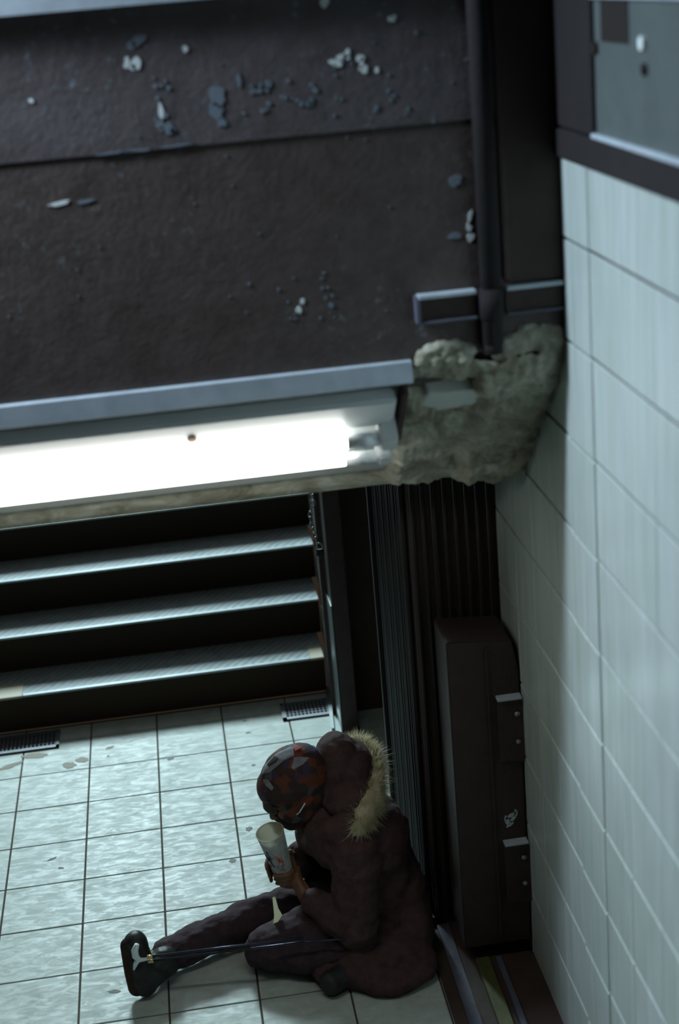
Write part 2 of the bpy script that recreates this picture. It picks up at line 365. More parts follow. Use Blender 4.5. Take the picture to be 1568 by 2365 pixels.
# plaster on the sloping underside: frame (s along slope, h outwards)
def CH(x, s, h): return Vector((x, 3.755+.737*s-.676*h, 2.31-.676*s-.737*h))
bm = bmesh.new(); NX, NS = 150, 70; grid = []
for a in range(NX+1):
    x = -1.6+2.6*(a/NX)**.55 if False else (-1.4+ (2.0*a/50 if a < 50 else 2.0+.4*(a-50)/100))
    row = []
    for b in range(NS+1):
        s = -.0+.742*b/NS
        n1 = noise.noise(Vector((x*9, s*13, 1.3))); n2 = noise.noise(Vector((x*26, s*30, 4.1))); n3 = noise.noise(Vector((x*60, s*60, 8)))
        wgt = min(1, max(0, (x-.57)/.05)); h = .004+.004*abs(n1)+.003*n3
        h += wgt*(.012+.026*max(0, n1)+.014*n2+.006*n3)
        q = min(1, max(0, (x-.77)/.05)); h += q*.030*(1 if s > .04 else s/.04)
        if .60 < x < .80 and .09 < s < .15: h -= .03*wgt
        h -= .02*max(0, (x-.95)/.05)*wgt
        if s > .70: h *= (.745-s)/.045
        row.append(bm.verts.new(CH(x, s, h+.0015)))
    grid.append(row)
for a in range(NX):
    for b in range(NS): bm.faces.new((grid[a][b], grid[a+1][b], grid[a+1][b+1], grid[a][b+1]))
bmesh.ops.recalc_face_normals(bm, faces=bm.faces[:])
me = bpy.data.meshes.new('plaster'); bm.to_mesh(me); bm.free(); me.materials.append(M['plaster'])
for p in me.polygons: p.use_smooth = True
link(bpy.data.objects.new('plaster', me), blk)
# plaster rising over the corner foot, and a flat patched block
bm = bmesh.new()
for x, z, r in ((.855, 2.335, .03), (.88, 2.34, .035), (.91, 2.35, .04), (.94, 2.345, .04), (.97, 2.34, .035), (.84, 2.32, .03), (.64, 2.335, .022), (.655, 2.345, .022), (.675, 2.35, .02), (.695, 2.348, .022), (.715, 2.35, .02), (.735, 2.345, .02), (.75, 2.335, .02), (.63, 2.32, .02), (.66, 2.32, .025), (.70, 2.32, .025), (.735, 2.32, .025)):
    ell(bm, (x, BY+.004, z-.02), (r*1.2, .024, r*1.0))
ell(bm, CH(.80, .10, .02), (.03, .05, .06))
remesh('plaster_lump', bm, .006, M['plaster'], blk, 3, .010, 40)
bm = bmesh.new(); a = [CH(x, s, h) for x, s, h in ((.628, .20, .012), (.655, .145, .03), (.80, .14, .035), (.87, .19, .035), (.86, .235, .03), (.64, .27, .02))]
b2 = [CH(x, s, h) for x, s, h in ((.62, .21, -.01), (.65, .135, -.01), (.80, .13, -.01), (.88, .18, -.01), (.87, .25, -.01), (.63, .28, -.01))]
va = [bm.verts.new(p) for p in a]; vb = [bm.verts.new(p) for p in b2]; bm.faces.new(va); bm.faces.new(vb[::-1])
for k in range(6): bm.faces.new((va[k], vb[k], vb[(k+1) % 6], va[(k+1) % 6]))
remesh('smooth_plaster_patch', bm, .005, mat('pale_plaster', (.55, .6, .55), .8), blk, 3, .002, 30)

# ------------------------------------------------------------------ fluorescent fixture
fx = empty('strip_light', tuple(CH(0, .25, .0)), label='twin tube fluorescent batten lit white under the sloping beam edge', cat='lamp')
def bar(x0, x1, s0, s1, h0, h1, bev=.003):
    bm = bmesh.new(); v = [bm.verts.new(CH(x, s, h)) for x in (x0, x1) for s in (s0, s1) for h in (h0, h1)]
    for f in ((0, 1, 3, 2), (4, 6, 7, 5), (0, 4, 5, 1), (2, 3, 7, 6), (0, 2, 6, 4), (1, 5, 7, 3)): bm.faces.new([v[i] for i in f])
    bmesh.ops.recalc_face_normals(bm, faces=bm.faces[:])
    if bev: bmesh.ops.bevel(bm, geom=bm.edges[:], offset=bev, segments=2, affect='EDGES')
    return bm
bm = bmesh.new(); box(bm, -1.3, .603, BY-.014, BY+.03, 2.250, 2.309, bev=.003)
chn = tag(obj('mounting_channel', bm, M['channel']), 'blue grey steel channel along the beam edge above the lit tubes', 'channel')
part('back_plate', bar(-1.3, .592, .10, .60, .008, .016, .002), mat('dull_enamel', (.33, .35, .33), .6), fx)
part('housing', bar(-.80, .565, .10, .235, .016, .062, .008), M['white_enamel'], fx)
part('reflector', bar(-.80, .560, .235, .42, .016, .035, .004), M['white_enamel'], fx)
part('end_plate', bar(.578, .594, .075, .34, .012, .06, .003), M['black'], fx)
for s in (.250, .355):
    rr = .0215 if s < .3 else .018
    tb = tube(bmesh.new(), [CH(-.72, s, .088), CH(.437, s, .088)], rr, 20)
    tu = part('tube', tb, M['tube'], fx, True)
    ec = obj('end_cap', tube(bmesh.new(), [CH(.437, s, .088), CH(.523, s, .088)], [rr+.0005, rr+.0005], 20), M['cap_metal'], tu, True)
    part('socket', bar(.523, .570 if s < .3 else .56, s-.034, s+.034 if s < .3 else s+.02, .03, .112, .006), M['white_enamel'], fx)
    part('socket', bar(-.77, -.72, s-.034, s+.034, .03, .112, .006), M['white_enamel'], fx)
bm = bmesh.new(); tube(bm, [CH(.035, .178, .060), CH(.035, .178, .068)], .012, 12); part('knockout', bm, mat('orange_rust', (.3, .12, .04), .7), fx)

# ------------------------------------------------------------------ STAIRS
st = empty('staircase', (0, 6.71, 0), kind='structure')
st['label'] = 'steps rising away from the tiled landing with black risers'
NST = 10; R_, G_ = .18, .289
def xr(y): return .565+.08*(y-6.7)
for k in range(NST):
    y = 6.725+k*G_; z = (k+1)*R_; x1 = xr(y)-.004
    part('riser', bx(-2.0, x1, y, y+.03, z-R_, z-.008), M['riser'], st)
    top = part('tread', bx(-2.0, x1, y-.001, y+G_+.02, z-.008, z-.001), M['tread'], st)
    no = obj('nosing', bx(-2.0 if k else -.86, x1 if k else .495, y-.014, y+.012, z-.009, z+.001, bev=.0025), M['nosing'], top)
    if k == 0:
        for a, b in ((.497, x1), (-2.0, -.862)):
            obj('end_tile', bx(a, b, y-.016, y+.13, z-.010, z+.0015, bev=.0025), M['cream'], top)
part('upper_landing', bx(-2.3, 1.2, 6.73+NST*G_, 12.6, 1.55, 1.80), M['floor_tile'], st)
# side of the flight
pr = [(6.46, -.02)] + [(6.46, .0), (6.46, 2.9), (9.6, 4.7), (9.6, -.02)]
bm = bmesh.new(); a = [bm.verts.new((xr(y)+.012, y, z)) for y, z in pr[1:]]; b = [bm.verts.new((1.05, y, z)) for y, z in pr[1:]]
bm.faces.new(a); bm.faces.new(b[::-1])
for i in range(4): bm.faces.new((a[i], a[(i+1) % 4], b[(i+1) % 4], b[i]))
tag(obj('wall_stair', bm, M['black']), kind='structure')
# thin bright steel slivers shaped as the glints along the stringer edge
bm = bmesh.new()
def sliver(y0, z0, y1, z1, w0, w1):
    vs = [bm.verts.new(p) for p in ((xr(y0)-w0, y0, z0), (xr(y0)+.012, y0, z0), (xr(y1)+.012, y1, z1), (xr(y1)-w1, y1, z1))]
    vt = [bm.verts.new(v.co+Vector((0, .0, -.03))) for v in vs]
    bm.faces.new(vs); bm.faces.new(vt[::-1])
    for i in range(4): bm.faces.new((vs[i], vt[i], vt[(i+1) % 4], vs[(i+1) % 4]))
sliver(6.30, .012, 6.74, .012, .0, .012)
sliver(6.70, .03, 6.75, .22, .0, .004)
part('stringer_edge', bm, M['steel'], st)
bm = bmesh.new()
for k in range(1, 4):
    y = 6.725+k*G_; z = (k)*R_
    vs = [bm.verts.new(p) for p in ((xr(y)-.003, y-.02, z+.0), (xr(y)-.003, y-.23, z+.0), (xr(y)-.003, y-.02, z+.15))]
    vt = [bm.verts.new(v.co+Vector((.014, 0, 0))) for v in vs]; bm.faces.new(vs); bm.faces.new(vt[::-1])
    for i in range(3): bm.faces.new((vs[i], vt[i], vt[(i+1) % 3], vs[(i+1) % 3]))
part('stringer_glint', bm, M['steel'], st)  # bright triangles stand in for the lit parts of the stringer

# stair lamp fixtures out of view, at the head of the flight
lf = empty('ceiling_lamp', (-.75, 10.9, 4.4), label='square ceiling lamp over the head of the stairs', cat='lamp')
part('housing', bx(-1.42, -.08, 11.35, 12.3, 4.3, 4.52, bev=.01), M['white_enamel'], lf)
lf2 = empty('wall_wash_lamp', (-1.65, 3.4, 4.2), label='unseen boxy lamp high on the left aimed at the tiled wall', cat='lamp')  # housing added out of view for the light on the tiles
part('housing', bx(-1.75, -1.55, 3.3, 3.70, 3.75, 4.4, bev=.01), M['white_enamel'], lf2)

# newel post and recess
nw = empty('newel_post', (.62, 6.3, 0), label='dark steel post at the foot of the stairs behind the seated person', cat='post')
part('post', bx(.580, .655, 6.27, 6.455, 0, 2.7, bev=.004), M['gloss_black'], nw)
part('edge_strip', bx(.574, .579, 6.268, 6.455, 0, .62), M['steel'], nw)
tag(obj('baseboard_right', bx(.97, 1.0, 5.52, 6.45, 0, .16, bev=.003), M['black']), kind='structure')

# chain with padlock on the newel
chn2 = empty('chain', (.54, 6.24, 1.0), label='small chain with padlock hanging at the stair post top', cat='chain')
pts = [(.536, 1.160), (.541, 1.135), (.538, 1.108), (.527, 1.085), (.522, 1.060), (.520, 1.034), (.524, 1.010), (.530, .986), (.533, .962), (.538, .940)]
for i, (x, z) in enumerate(pts):
    bm = bmesh.new(); a = Vector((pts[min(i+1, 9)][0]-pts[max(i-1, 0)][0], 0, pts[min(i+1, 9)][1]-pts[max(i-1, 0)][1])).normalized()
    side = Vector((0, 1, 0)) if i % 2 else a.cross(Vector((0, 1, 0)))
    p = [Vector((x, 6.255, z))+a*math.cos(t)*.016+side*math.sin(t)*.0085 for t in [2*math.pi*q/14 for q in range(15)]]
    part('link', tube(bm, p, .0026, 6, False), M['steel'], chn2, True)
bm = bmesh.new(); p = [(.548+.014*math.cos(t), 6.253, .905+.022*math.sin(t)) for t in [math.pi*q/8 for q in range(-3, 10)]]
tube(bm, p, .003, 6); part('shackle', bm, M['steel'], chn2, True)
part('padlock_body', bx(.532, .566, 6.247, 6.262, .868, .898, bev=.003), M['gate'], chn2)

# ------------------------------------------------------------------ gate pier and gate
tag(obj('wall_pier', bx(.712, 1.002, 4.705, 5.50, .0, 2.6, bev=.004), M['black']), kind='structure')
gt = empty('folding_gate', (.70, 5.1, 0), label='folded black steel bar gate stacked along the pier behind the seated person', cat='gate')
for k in range(15):
    y = 4.76+k*.049; r = .0085 if k % 3 else .011
    part('bar', tube(bmesh.new(), [(.700, y, .03), (.700, y, 2.3)], r, 8), M['gate'], gt, True)
for k in range(8):
    x = .722+k*.036 if k < 4 else .722+k*.036; r = .007 if k != 2 else .010
    part('bar', tube(bmesh.new(), [(x, 4.690, .03), (x, 4.690, 2.3)], r, 8), M['gate'], gt, True)
part('bottom_rail', bx(.688, .712, 4.70, 5.04, .0, .03), M['gate'], gt)
part('track', bx(.686, .706, 5.06, 5.50, .0, .012), M['steel'], gt)
part('end_stile', bx(.676, .712, 5.47, 5.50, .03, 2.3, bev=.003), M['gate'], gt)

pl = empty('gate_leaf', (.88, 4.47, .06), label='black steel gate leaf standing open against the tiled wall on two hinges', cat='gate')
bm = bmesh.new(); prof = [(.763, .062), (.995, .062), (.995, 1.075), (.975, 1.188), (.763, 1.208)]
a = [bm.verts.new((x, 4.445, z)) for x, z in prof]; b = [bm.verts.new((x, 4.655, z)) for x, z in prof]; bm.faces.new(a); bm.faces.new(b[::-1])
for i in range(5): bm.faces.new((a[i], a[(i+1) % 5], b[(i+1) % 5], b[i]))
bmesh.ops.recalc_face_normals(bm, faces=bm.faces[:]); bmesh.ops.bevel(bm, geom=bm.edges[:], offset=.004, segments=2, affect='EDGES')
part('slab', bm, M['gloss_black'], pl)
part('edge_rib', bx(.885, .892, 4.436, 4.446, .07, 1.17), M['gloss_black'], pl)
for zt in (.995, .460):
    bm = bmesh.new(); pr2 = [(.915, zt), (.992, zt), (1.0, zt-.04), (1.0, zt-.235), (.985, zt-.235), (.915, zt-.225)]
    a = [bm.verts.new((x, 4.428, z)) for x, z in pr2]; b = [bm.verts.new((x, 4.447, z)) for x, z in pr2]; bm.faces.new(a); bm.faces.new(b[::-1])
    for i in range(6): bm.faces.new((a[i], a[(i+1) % 6], b[(i+1) % 6], b[i]))
    h = part('hinge', bm, M['gloss_black'], pl)
    obj('upper_lip', bx(.914, .994, 4.412, 4.447, zt-.004, zt+.005, bev=.0015), M['channel'], h)
    for zz, rr in ((zt-.06, .009), (zt-.16, .008)):
        e = bmesh.new(); ell(e, (.978, 4.424, zz), (rr, .007, rr)); obj('bolt', e, M['steel'], h, True)
bm = bmesh.new()
for (x, z, rx, rz, ro) in ((.945, .555, .024, .006, .5), (.93, .538, .008, .02, .3), (.952, .542, .012, .006, .7), (.962, .562, .006, .012, 0), (.94, .52, .014, .005, .6)):
    blob(bm, x, z, rx, rz, ro, lambda u, v, h: (u, 4.4435-h, v), 12, .3)
part('scraped_sticker', bm, M['channel'], pl)

# strips along the foot of the wall in front of the leaf
tag(obj('shade_plate', bx(.662, 1.0, 3.2, 4.70, .0005, .006), M['black']), kind='structure')  # black plate over the tiles, stands in for the shadow on the floor
tag(obj('trim_4', bx(.705, .748, 3.2, 4.68, .0055, .014, bev=.002), M['bluegrey']), kind='structure')
tag(obj('trim_5', bx(.795, .842, 3.2, 4.44, .0055, .024, bev=.002), M['olive']), kind='structure')
tag(obj('trim_6', bx(.865, .885, 3.2, 4.44, .0055, .020, bev=.002), M['bluegrey']), kind='structure')

# ------------------------------------------------------------------ drain grates
def grate(x0, x1, y0, y1, lab):
    gr = empty('drain_grate', ((x0+x1)/2, (y0+y1)/2, 0), label=lab, cat='drain')
    part('pit', bx(x0, x1, y0, y1, .0008, .0022), M['pit'], gr)
    bm = bmesh.new(); f = .014
    box(bm, x0, x1, y0, y0+f*1.5, .001, .009); box(bm, x0, x1, y1-f, y1, .001, .009); box(bm, x0, x0+f*1.4, y0, y1, .001, .009); box(bm, x1-f, x1, y0, y1, .001, .009)
    part('frame', bm, M['grate'], gr)
    bm = bmesh.new(); n = int((x1-x0)/.0175)
    for i in range(1, n): xx = x0+(x1-x0)*i/n; box(bm, xx-.0026, xx+.0026, y0, y1, .0015, .0072)
    n2 = int((y1-y0)/.022)
    for i in range(1, n2): yy = y0+(y1-y0)*i/n2; box(bm, x0, x1, yy-.003, yy+.003, .0015, .0068)
    part('grid', bm, M['grate'], gr)
grate(.325, .556, 6.455, 6.625, 'square iron drain grate right by the seated person at the stair foot')
grate(-1.02, -.707, 6.490, 6.665, 'iron drain grate at the left end of the stair foot')

# ------------------------------------------------------------------ PERSON
PS = empty('person', (.50, 4.74, 0), label='person in black hooded parka and patterned cap sitting on the floor holding a cup', cat='person')
def pp(o): o.parent = PS; o.location = -PS.location; return o
HC = Vector((.250, 4.725, .603))
HR = Matrix.Rotation(math.radians(-38), 3, 'Y')       # local -X = face direction, nodding down
def H(x, y, z): return HC + HR @ Vector((x, y, z))
# body and head: one continuous skin
bm = bmesh.new()
ell(bm, H(.0, 0, .03), (.098, .076, .092), HR); ell(bm, H(-.035, 0, -.045), (.062, .058, .078), HR)
ell(bm, H(-.072, 0, -.092), (.026, .03, .022), HR)                          # chin
cap(bm, [H(-.094, 0, .012), H(-.118, 0, -.022)], [.010, .015]); ell(bm, H(-.106, .014, -.028), (.012, .01, .009)); ell(bm, H(-.106, -.014, -.028), (.012, .01, .009))
ell(bm, H(-.098, 0, -.056), (.014, .026, .008), HR); ell(bm, H(-.094, 0, -.068), (.014, .024, .008), HR)
for s in (-1, 1):
    ell(bm, H(-.085, s*.03, .024), (.014, .026, .010), HR); ell(bm, H(-.065, s*.045, -.022), (.028, .02, .022), HR)
    ell(bm, H(.012, s*.078, -.006), (.018, .008, .030), HR)
cap(bm, [H(.035, 0, -.05), Vector((.355, 4.74, .545)), Vector((.42, 4.74, .47))], [.056, .056, .07])
cap(bm, [Vector((.43, 4.74, .42)), Vector((.50, 4.74, .25)), Vector((.51, 4.73, .12))], [.12, .115, .12])
SHL = Vector((.43, 4.565, .42)); SHR = Vector((.43, 4.915, .42))
ELL = Vector((.40, 4.50, .17)); ELR = Vector((.30, 4.92, .20))
WRL = Vector((.245, 4.60, .262)); WRR = Vector((.215, 4.78, .31))
cap(bm, [SHL, ELL, WRL], [.05, .04, .027]); cap(bm, [SHR, ELR, WRR], [.05, .04, .027])
# cup frame
CB = Vector((.186, 4.660, .308)); CT = Vector((.149, 4.625, .512)); CA = (CT-CB).normalized()
cu = CA.cross(Vector((0, 1, 0))).normalized(); cv = CA.cross(cu).normalized()
def CP(ang, t, r): return CB + CA*t + (cu*math.cos(ang)+cv*math.sin(ang))*r
# find the angle whose radial direction faces the camera side (-Y)
def angof(d): d = Vector(d); return math.atan2(d.dot(cv), d.dot(cu))
aY = angof((0, -1, 0)); aX = angof((-1, 0, 0)); aW = angof((1, 0, 0)); aF = angof((0, 1, 0))
def lerp_ang(a, b, t):
    d = (b-a+math.pi) % (2*math.pi)-math.pi; return a+d*t
# left hand cradles the base: palm under and behind, fingers curl round the camera side to the front
ell(bm, CB-CA*.022+Vector((.018, -.004, 0)), (.042, .036, .020), None)
ell(bm, CP(aW, .0, .040), (.018, .034, .028))
cap(bm, [WRL, CP(lerp_ang(aW, aY, .3), -.008, .040)], [.026, .022])
for q, (t0, L0) in enumerate(((.034, .92), (.016, 1.0), (-.004, .95), (-.022, .8))):
    angs = [lerp_ang(aW, aY, f) for f in (.35, .8, 1.1+.0*q)] + [lerp_ang(aY, aX, .55*L0)]
    pts = [CP(a_, t0+.004*k, .038+.0015*k if t0 > -.01 else .030) for k, a_ in enumerate(angs)]
    cap(bm, pts, [.0098, .0095, .009, .0078], 10)
cap(bm, [CP(lerp_ang(aW, aF, .2), .01, .044), CP(lerp_ang(aW, aF, .3), .04, .047), CP(lerp_ang(aW, aF, .4), .066, .046)], [.0115, .0105, .009], 10)
# right hand steadies the far side
ell(bm, CP(aF, .045, .056), (.030, .016, .036)); cap(bm, [WRR, CP(aF, .045, .06)], [.026, .022])
for q, t0 in enumerate((.075, .056, .037, .018)):
    pts = [CP(lerp_ang(aF, aX, f), t0-.004*k, .050) for k, f in enumerate((.2, .55, .85, 1.12))]
    cap(bm, pts, [.0095, .009, .0085, .0075], 10)
cap(bm, [CP(lerp_ang(aF, aW, .3), .05, .055), CP(lerp_ang(aF, aW, .6), .075, .050), CP(lerp_ang(aF, aW, .8), .09, .049)], [.011, .010, .0085], 10)
# legs (skin inside the trousers)
HL = Vector((.45, 4.64, .115)); HRr = Vector((.45, 4.82, .11))
KR = Vector((.045, 4.765, .088)); AR = Vector((-.262, 4.635, .080))
KL = Vector((.085, 4.585, .085)); AL = Vector((.40, 4.50, .055))
cap(bm, [HRr, KR, AR, Vector((-.31, 4.59, .09))], [.07, .05, .036, .034]); cap(bm, [HL, KL, AL], [.07, .045, .032])
body = pp(remesh('body', bm, .0055, M['skin'], None, 2))
for s in (-1, 1):
    e = bmesh.new(); ell(e, H(-.092, s*.031, .004), (.011, .013, .010), HR); pp(obj('eye', e, M['eye'], None, True))
# trousers
bm = bmesh.new()
cap(bm, [Vector((.50, 4.73, .12)), HRr, Vector((.23, 4.80, .10)), KR, Vector((-.12, 4.705, .078)), Vector((-.255, 4.640, .075))], [.125, .10, .082, .070, .066, .060])
cap(bm, [Vector((.50, 4.73, .12)), HL, Vector((.24, 4.60, .115)), KL, Vector((.22, 4.525, .075)), AL+Vector((.0, .0, .01))], [.125, .105, .092, .072, .068, .06])
ell(bm, (.33, 4.72, .07), (.2, .14, .06))
pp(remesh('trousers', bm, .009, M['trousers'], None, 3, .014, 16, 3))
# parka
bm = bmesh.new()
ell(bm, (.525, 4.74, .20), (.135, .20, .20)); ell(bm, (.50, 4.74, .36), (.145, .195, .17)); ell(bm, (.44, 4.74, .47), (.12, .17, .09))
cap(bm, [SHL+Vector((0, .01, 0)), ELL, Vector((.275, 4.575, .245))], [.088, .075, .052]); cap(bm, [SHR, ELR, Vector((.25, 4.81, .29))], [.088, .075, .052])
ell(bm, (.50, 4.73, .10), (.16, .20, .10)); ell(bm, (.365, 4.72, .42), (.10, .15, .12)); ell(bm, (.30, 4.77, .40), (.06, .09, .08))
ell(bm, (.345, 4.74, .50), (.085, .10, .06), Matrix.Rotation(.5, 3, 'Y'))     # stand collar
cap(bm, [Vector((.30, 4.66, .47)), Vector((.36, 4.60, .50)), Vector((.44, 4.60, .53))], [.035, .04, .04])
ell(bm, (.595, 4.70, .13), (.095, .16, .16)); ell(bm, (.60, 4.60, .09), (.085, .14, .10))
# coat skirt round the hips, added as a dark mass over the shaded floor
ell(bm, (.53, 4.56, .05), (.14, .16, .085)); ell(bm, (.42, 4.46, .045), (.13, .11, .065)); ell(bm, (.585, 4.46, .035), (.08, .12, .05)); ell(bm, (.30, 4.47, .035), (.07, .07, .05)); ell(bm, (.50, 4.38, .03), (.12, .07, .042))
pp(remesh('parka', bm, .009, M['parka'], None, 3, .013, 13, 9))
# hood, folded down behind the head
bm = bmesh.new()
ell(bm, (.414, 4.765, .660), (.082, .10, .118)); ell(bm, (.455, 4.775, .625), (.085, .12, .11)); ell(bm, (.44, 4.70, .56), (.10, .11, .08)); ell(bm, (.35, 4.75, .59), (.06, .08, .07))
pp(remesh('hood', bm, .006, M['parka'], None, 4, .010, 15, 21))
# fur trim: a padded roll plus strands
path = [Vector(p) for p in ((.460, 4.885, .665), (.510, 4.87, .672), (.532, 4.82, .648), (.535, 4.76, .620), (.525, 4.70, .592), (.504, 4.65, .568), (.472, 4.60, .548), (.445, 4.565, .510))]
rad = [.028, .036, .042, .046, .054, .062, .058, .040]
furs = []
bm = bmesh.new(); cap(bm, path, [r*.72 for r in rad]); fr = pp(remesh('fur_trim', bm, .008, M['fur'], None, 2, .008, 40))
bm = bmesh.new(); rg = random.Random(3)
for k in range(9000):
    f = rg.random()*(len(path)-1); i = int(f); p = path[i].lerp(path[i+1], f-i); r = rad[i]+(rad[i+1]-rad[i])*(f-i)
    d = Vector((rg.gauss(0, 1), rg.gauss(0, 1), rg.gauss(0, 1))).normalized(); a = p+d*r*.68
    tip = a+(d+Vector((rg.gauss(0, .35), rg.gauss(0, .35), rg.gauss(-.25, .35))))*(.020+.016*rg.random())
    s = d.cross(Vector((rg.random(), rg.random(), rg.random()))).normalized()*.0011
    mid = a.lerp(tip, .5)+Vector((0, 0, -.002))
    v = [bm.verts.new(a-s), bm.verts.new(a+s), bm.verts.new(mid+s*.7), bm.verts.new(mid-s*.7), bm.verts.new(tip)]
    bm.faces.new((v[0], v[1], v[2], v[3])); bm.faces.new((v[3], v[2], v[4]))
fh = obj('fur_strands', bm, M['fur'], fr); fh['kind'] = 'stuff'
# cap: shell over the skull, with brim and patches
def shell(bm, s, z_lo, a0=0, a1=360, cut=None, n=40, mth=18):
    rows = []
    for i in range(mth+1):
        ph = math.pi/2*(1-i/mth)*1.0; zz = math.sin(ph); rr = math.cos(ph)
        rows.append([(math.cos(2*math.pi*k/n)*rr*s[0], math.sin(2*math.pi*k/n)*rr*s[1], z_lo+zz*(s[2])) for k in range(n)])
    return rows
bm = bmesh.new()
ell(bm, H(.036, 0, .038), (.128, .100, .108), HR, 28); ell(bm, H(-.02, 0, .055), (.082, .088, .070), HR, 24)
ck = remesh('cap', bm, .006, M['pattern'], None, 3, .004, 20); pp(ck)
bm = bmesh.new(); rowsT = []                                              # brim
for i in range(7):
    rowsT.append([H(-.050-.034*(i/6)*math.cos(a)-.034*math.cos(a), math.sin(a)*.082, .075-.045*(i/6)-.014*(1-math.cos(a))) for a in [math.radians(-62+124*k/14) for k in range(15)]])
for off in (0, -.006):
    pass
vt = [[bm.verts.new(p) for p in r] for r in rowsT]; vb = [[bm.verts.new(p+Vector((.005, 0, -.007))) for p in r] for r in rowsT]
for A in (vt, vb):
    for i in range(6):
        for k in range(14): bm.faces.new((A[i][k], A[i+1][k], A[i+1][k+1], A[i][k+1]))
for k in range(14): bm.faces.new((vt[6][k], vb[6][k], vb[6][k+1], vt[6][k+1])); bm.faces.new((vt[0][k], vt[0][k+1], vb[0][k+1], vb[0][k]))
for i in range(6): bm.faces.new((vt[i][0], vb[i][0], vb[i+1][0], vt[i+1][0])); bm.faces.new((vt[i][14], vt[i+1][14], vb[i+1][14], vb[i][14]))
br_ = obj('brim', bm, M['patch_dark'], ck, True)
def patch(name, mm, poly, lift=.0015):
    tri = bmesh.new(); tv = [tri.verts.new((x, 4.715, z)) for x, z in poly]; tri.faces.new(tv)
    bmesh.ops.triangulate(tri, faces=tri.faces[:]); bmesh.ops.subdivide_edges(tri, edges=tri.edges[:], cuts=5, use_grid_fill=True)
    D = Vector((.062, .857, -.511)); dead = []
    for v in tri.verts:
        hit, loc, nrm, idx = ck.ray_cast(v.co-D*.3, D)
        if hit: v.co = loc+nrm*lift
        else: dead.append(v)
    bmesh.ops.delete(tri, geom=dead, context='VERTS')
    me = bpy.data.meshes.new(name); tri.to_mesh(me); tri.free(); me.materials.append(M[mm])
    for p in me.polygons: p.use_smooth = True
    o = bpy.data.objects.new(name, me); md = o.modifiers.new('t', 'SOLIDIFY'); md.thickness = .0015; md.offset = 0
    return link(o, ck)
PATCHES = [
    ('g', 'patch_grey', [(.148, .684), (.160, .717), (.206, .756), (.250, .772), (.266, .770), (.263, .735), (.225, .720), (.177, .686)], .002),
    ('g', 'patch_dark', [(.172, .718), (.199, .745), (.210, .734), (.202, .721), (.177, .708)], .005),
    ('g', 'patch_grey', [(.263, .728), (.284, .728), (.314, .720), (.290, .697), (.256, .682), (.250, .692)], .002),
    ('g', 'patch_grey', [(.152, .662), (.167, .663), (.185, .626), (.177, .614), (.158, .639)], .002),
    ('g', 'patch_red', [(.264, .776), (.276, .774), (.292, .760), (.268, .750)], .003)]
bpy.context.view_layer.update()
# wrap from under the cap over ear and jaw
bm = bmesh.new()
ell(bm, H(.02, 0, -.02), (.092, .088, .085), HR, 24); ell(bm, H(-.005, 0, -.072), (.072, .072, .05), HR, 24)
ell(bm, H(-.035, 0, -.035), (.068, .083, .060), HR, 24)
wp = pp(remesh('head_wrap', bm, .006, M['pattern'], None, 3, .005, 22, 5))
# black mask over nose and mouth
bm = bmesh.new(); ell(bm, H(-.080, 0, -.062), (.044, .050, .056), HR, 24); ell(bm, H(-.100, 0, -.036), (.026, .024, .024), HR, 18); ell(bm, H(-.055, 0, -.090), (.045, .055, .038), HR, 20)
mk = pp(remesh('mask', bm, .005, M['mask'], None, 3, .002, 30))
for s in (-1, 1):
    bm = bmesh.new(); tube(bm, [H(-.06, s*.062, -.045), H(-.02, s*.088, -.035), H(.02, s*.094, -.02)], .0022, 6); obj('strap', bm, M['white_plastic'], mk, True)
# boots
def boot(name, heel, toe, ank, side):
    bm = bmesh.new(); heel, toe, ank = Vector(heel), Vector(toe), Vector(ank)
    cap(bm, [heel, heel.lerp(toe, .45), toe], [.042, .045, .040]); cap(bm, [ank, heel.lerp(toe, .12)], [.055, .048])
    d = (toe-heel).normalized(); ell(bm, toe+d*.01, (.04, .046, .04))
    b = pp(remesh(name, bm, .006, M['boot'], None, 3, .004, 18)); b['label'] = None or 'scuffed dark grey boot'
    del b['label']
    so = bmesh.new(); n = side; cap(so, [heel+n*.030, heel.lerp(toe, .4)+n*.034, toe+n*.026+d*.006], [.032, .028, .030])
    remesh('sole', so, .006, M['mask'], b, 2)
    return b
boot('boot', (-.330, 4.535, .046), (-.345, 4.580, .175), (-.26, 4.60, .080), Vector((-1, -.1, -.1)).normalized())
boot('boot', (.42, 4.47, .048), (.30, 4.40, .045), (.40, 4.50, .06), Vector((0, 0, -1)))
# cane-like folded rod with white handle
cn = empty('folding_cane', (0, 4.5, .15), label='thin dark folded cane with white crook handle and brass ferrules lying across the legs', cat='cane')
A0 = Vector((-.306, 4.515, .158)); A1 = Vector((.215, 4.455, .185)); A2 = Vector((.43, 4.44, .17))
dz = Vector((.0, -.006, .013))
part('rod', tube(bmesh.new(), [A0+dz, A1+dz], .0042, 8), M['rod'], cn, True)
part('rod', tube(bmesh.new(), [A0-dz, A1-dz, A2], .0042, 8), M['rod'], cn, True)
part('grip_sleeve', tube(bmesh.new(), [A0.lerp(A1, .45), A0.lerp(A1, .66)], .010, 8), M['patch_dark'], cn, True)
for s in (1, -1):
    part('ferrule', tube(bmesh.new(), [A0+dz*s-Vector((.004, 0, 0)), A0+dz*s+Vector((.014, -.002, 0))], .0068, 10), M['brass'], cn, True)
hp = [(-.300, 4.515, .160), (-.322, 4.513, .160), (-.338, 4.511, .162), (-.348, 4.510, .180), (-.348, 4.510, .202), (-.338, 4.511, .224)]
part('handle', tube(bmesh.new(), hp, [.0045, .006, .009, .012, .012, .008], 12), M['white_plastic'], cn, True)
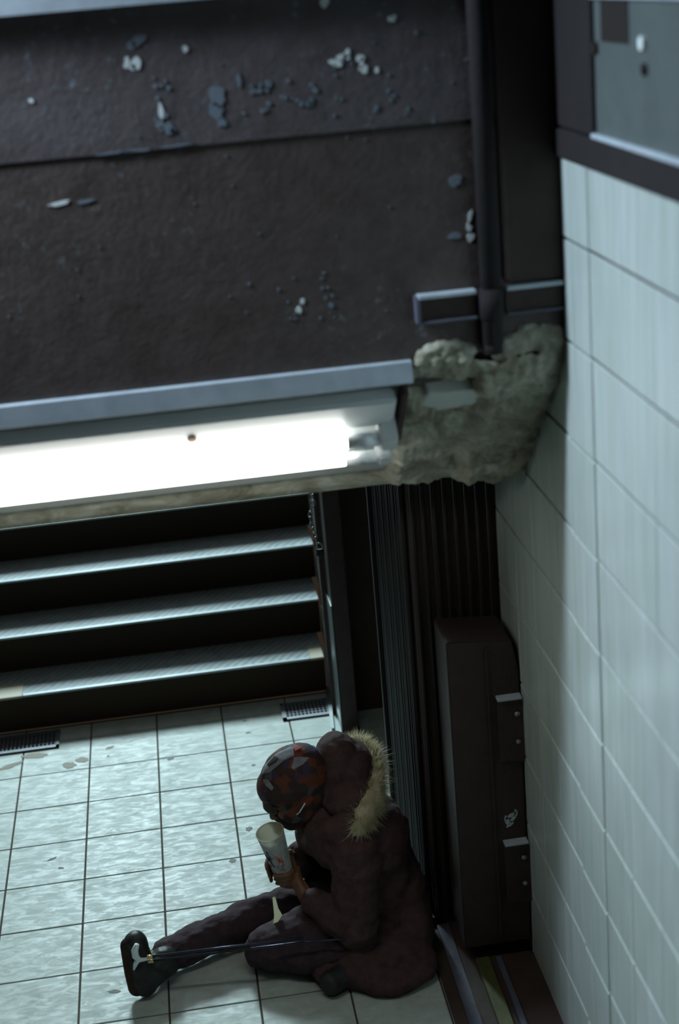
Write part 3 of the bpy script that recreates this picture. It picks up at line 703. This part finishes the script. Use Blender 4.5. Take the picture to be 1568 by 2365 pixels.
part('handle_tip', tube(bmesh.new(), [(-.340, 4.511, .168), (-.352, 4.508, .150), (-.360, 4.506, .130)], [.010, .008, .003], 10), M['white_plastic'], cn, True)
# paper cup
cup = empty('paper_cup', tuple(CB), label='large white paper cup with red script print held tilted in both hands', cat='cup')
def ring(t, r, n=36): return [CP(2*math.pi*k/n, t, r) for k in range(n)]
def lathe(prof, closed=False, n=36):
    bm = bmesh.new(); R = [[bm.verts.new(p) for p in ring(t, r, n)] for t, r in prof]
    for a, b in zip(R, R[1:]):
        for k in range(n): bm.faces.new((a[k], a[(k+1) % n], b[(k+1) % n], b[k]))
    return bm, R
LN = (CT-CB).length
bm, R = lathe([(.004, .029), (.0, .0315), (.003, .032), (LN, .048)]); bm.faces.new(R[0][::-1]); part('wall', bm, M['cup'], cup, True)
bm, R = lathe([(.008, .028), (.010, .031), (LN, .0465)]); bm.faces.new(R[0]); part('inside', bm, M['cup_in'], cup, True)
bm = bmesh.new(); tube(bm, [CP(2*math.pi*k/36, LN, .0478) for k in range(37)], .0022, 8, False); part('rim', bm, M['cup_in'], cup, True)
def cr(t): return .032+(.048-.032)*t/LN+.0007
aC = lerp_ang(aY, aX, .12)
def stroke(seq, w_=.0015, mm='red_print'):
    part('print', tube(bmesh.new(), [CP(aC+a_, t_, cr(t_)) for a_, t_ in seq], w_, 6), M[mm], cup, True)
stroke([(-.02, .135), (.10, .118), (.22, .105), (.30, .108)]); stroke([(.18, .135), (.24, .118), (.20, .10), (.10, .098)])
stroke([(.30, .122), (.36, .105), (.50, .098), (.58, .106)]); stroke([(.44, .122), (.5, .1), (.44, .085), (.58, .08)]); stroke([(.3, .085), (.42, .07), (.5, .055)], .001)
stroke([(-.55, .16), (-.45, .13), (-.5, .10), (-.35, .085)], .0028, 'blue_print'); stroke([(-.8, .14), (-.7, .11), (-.62, .13), (-.5, .1)], .0028, 'blue_print'); stroke([(-.9, .09), (-.7, .08)], .002, 'blue_print')
# white paper slip hanging from the hand
bm = bmesh.new(); pr3 = [(.133, .272), (.141, .272), (.147, .225), (.158, .196), (.140, .170), (.122, .140), (.124, .160), (.132, .200)]
a = [bm.verts.new((x, 4.600, z)) for x, z in pr3]; b = [bm.verts.new((x+.002, 4.6015, z)) for x, z in pr3]; bm.faces.new(a); bm.faces.new(b[::-1])
for i in range(8): bm.faces.new((a[i], a[(i+1) % 8], b[(i+1) % 8], b[i]))
tag(obj('paper_slip', bm, M['paper']), 'narrow white paper slip dangling below the hand and cup', 'paper')
bm = bmesh.new()
# cap patches (after body is placed)
for nm, mm, poly, lf_ in PATCHES: patch('patch', mm, poly, lf_)
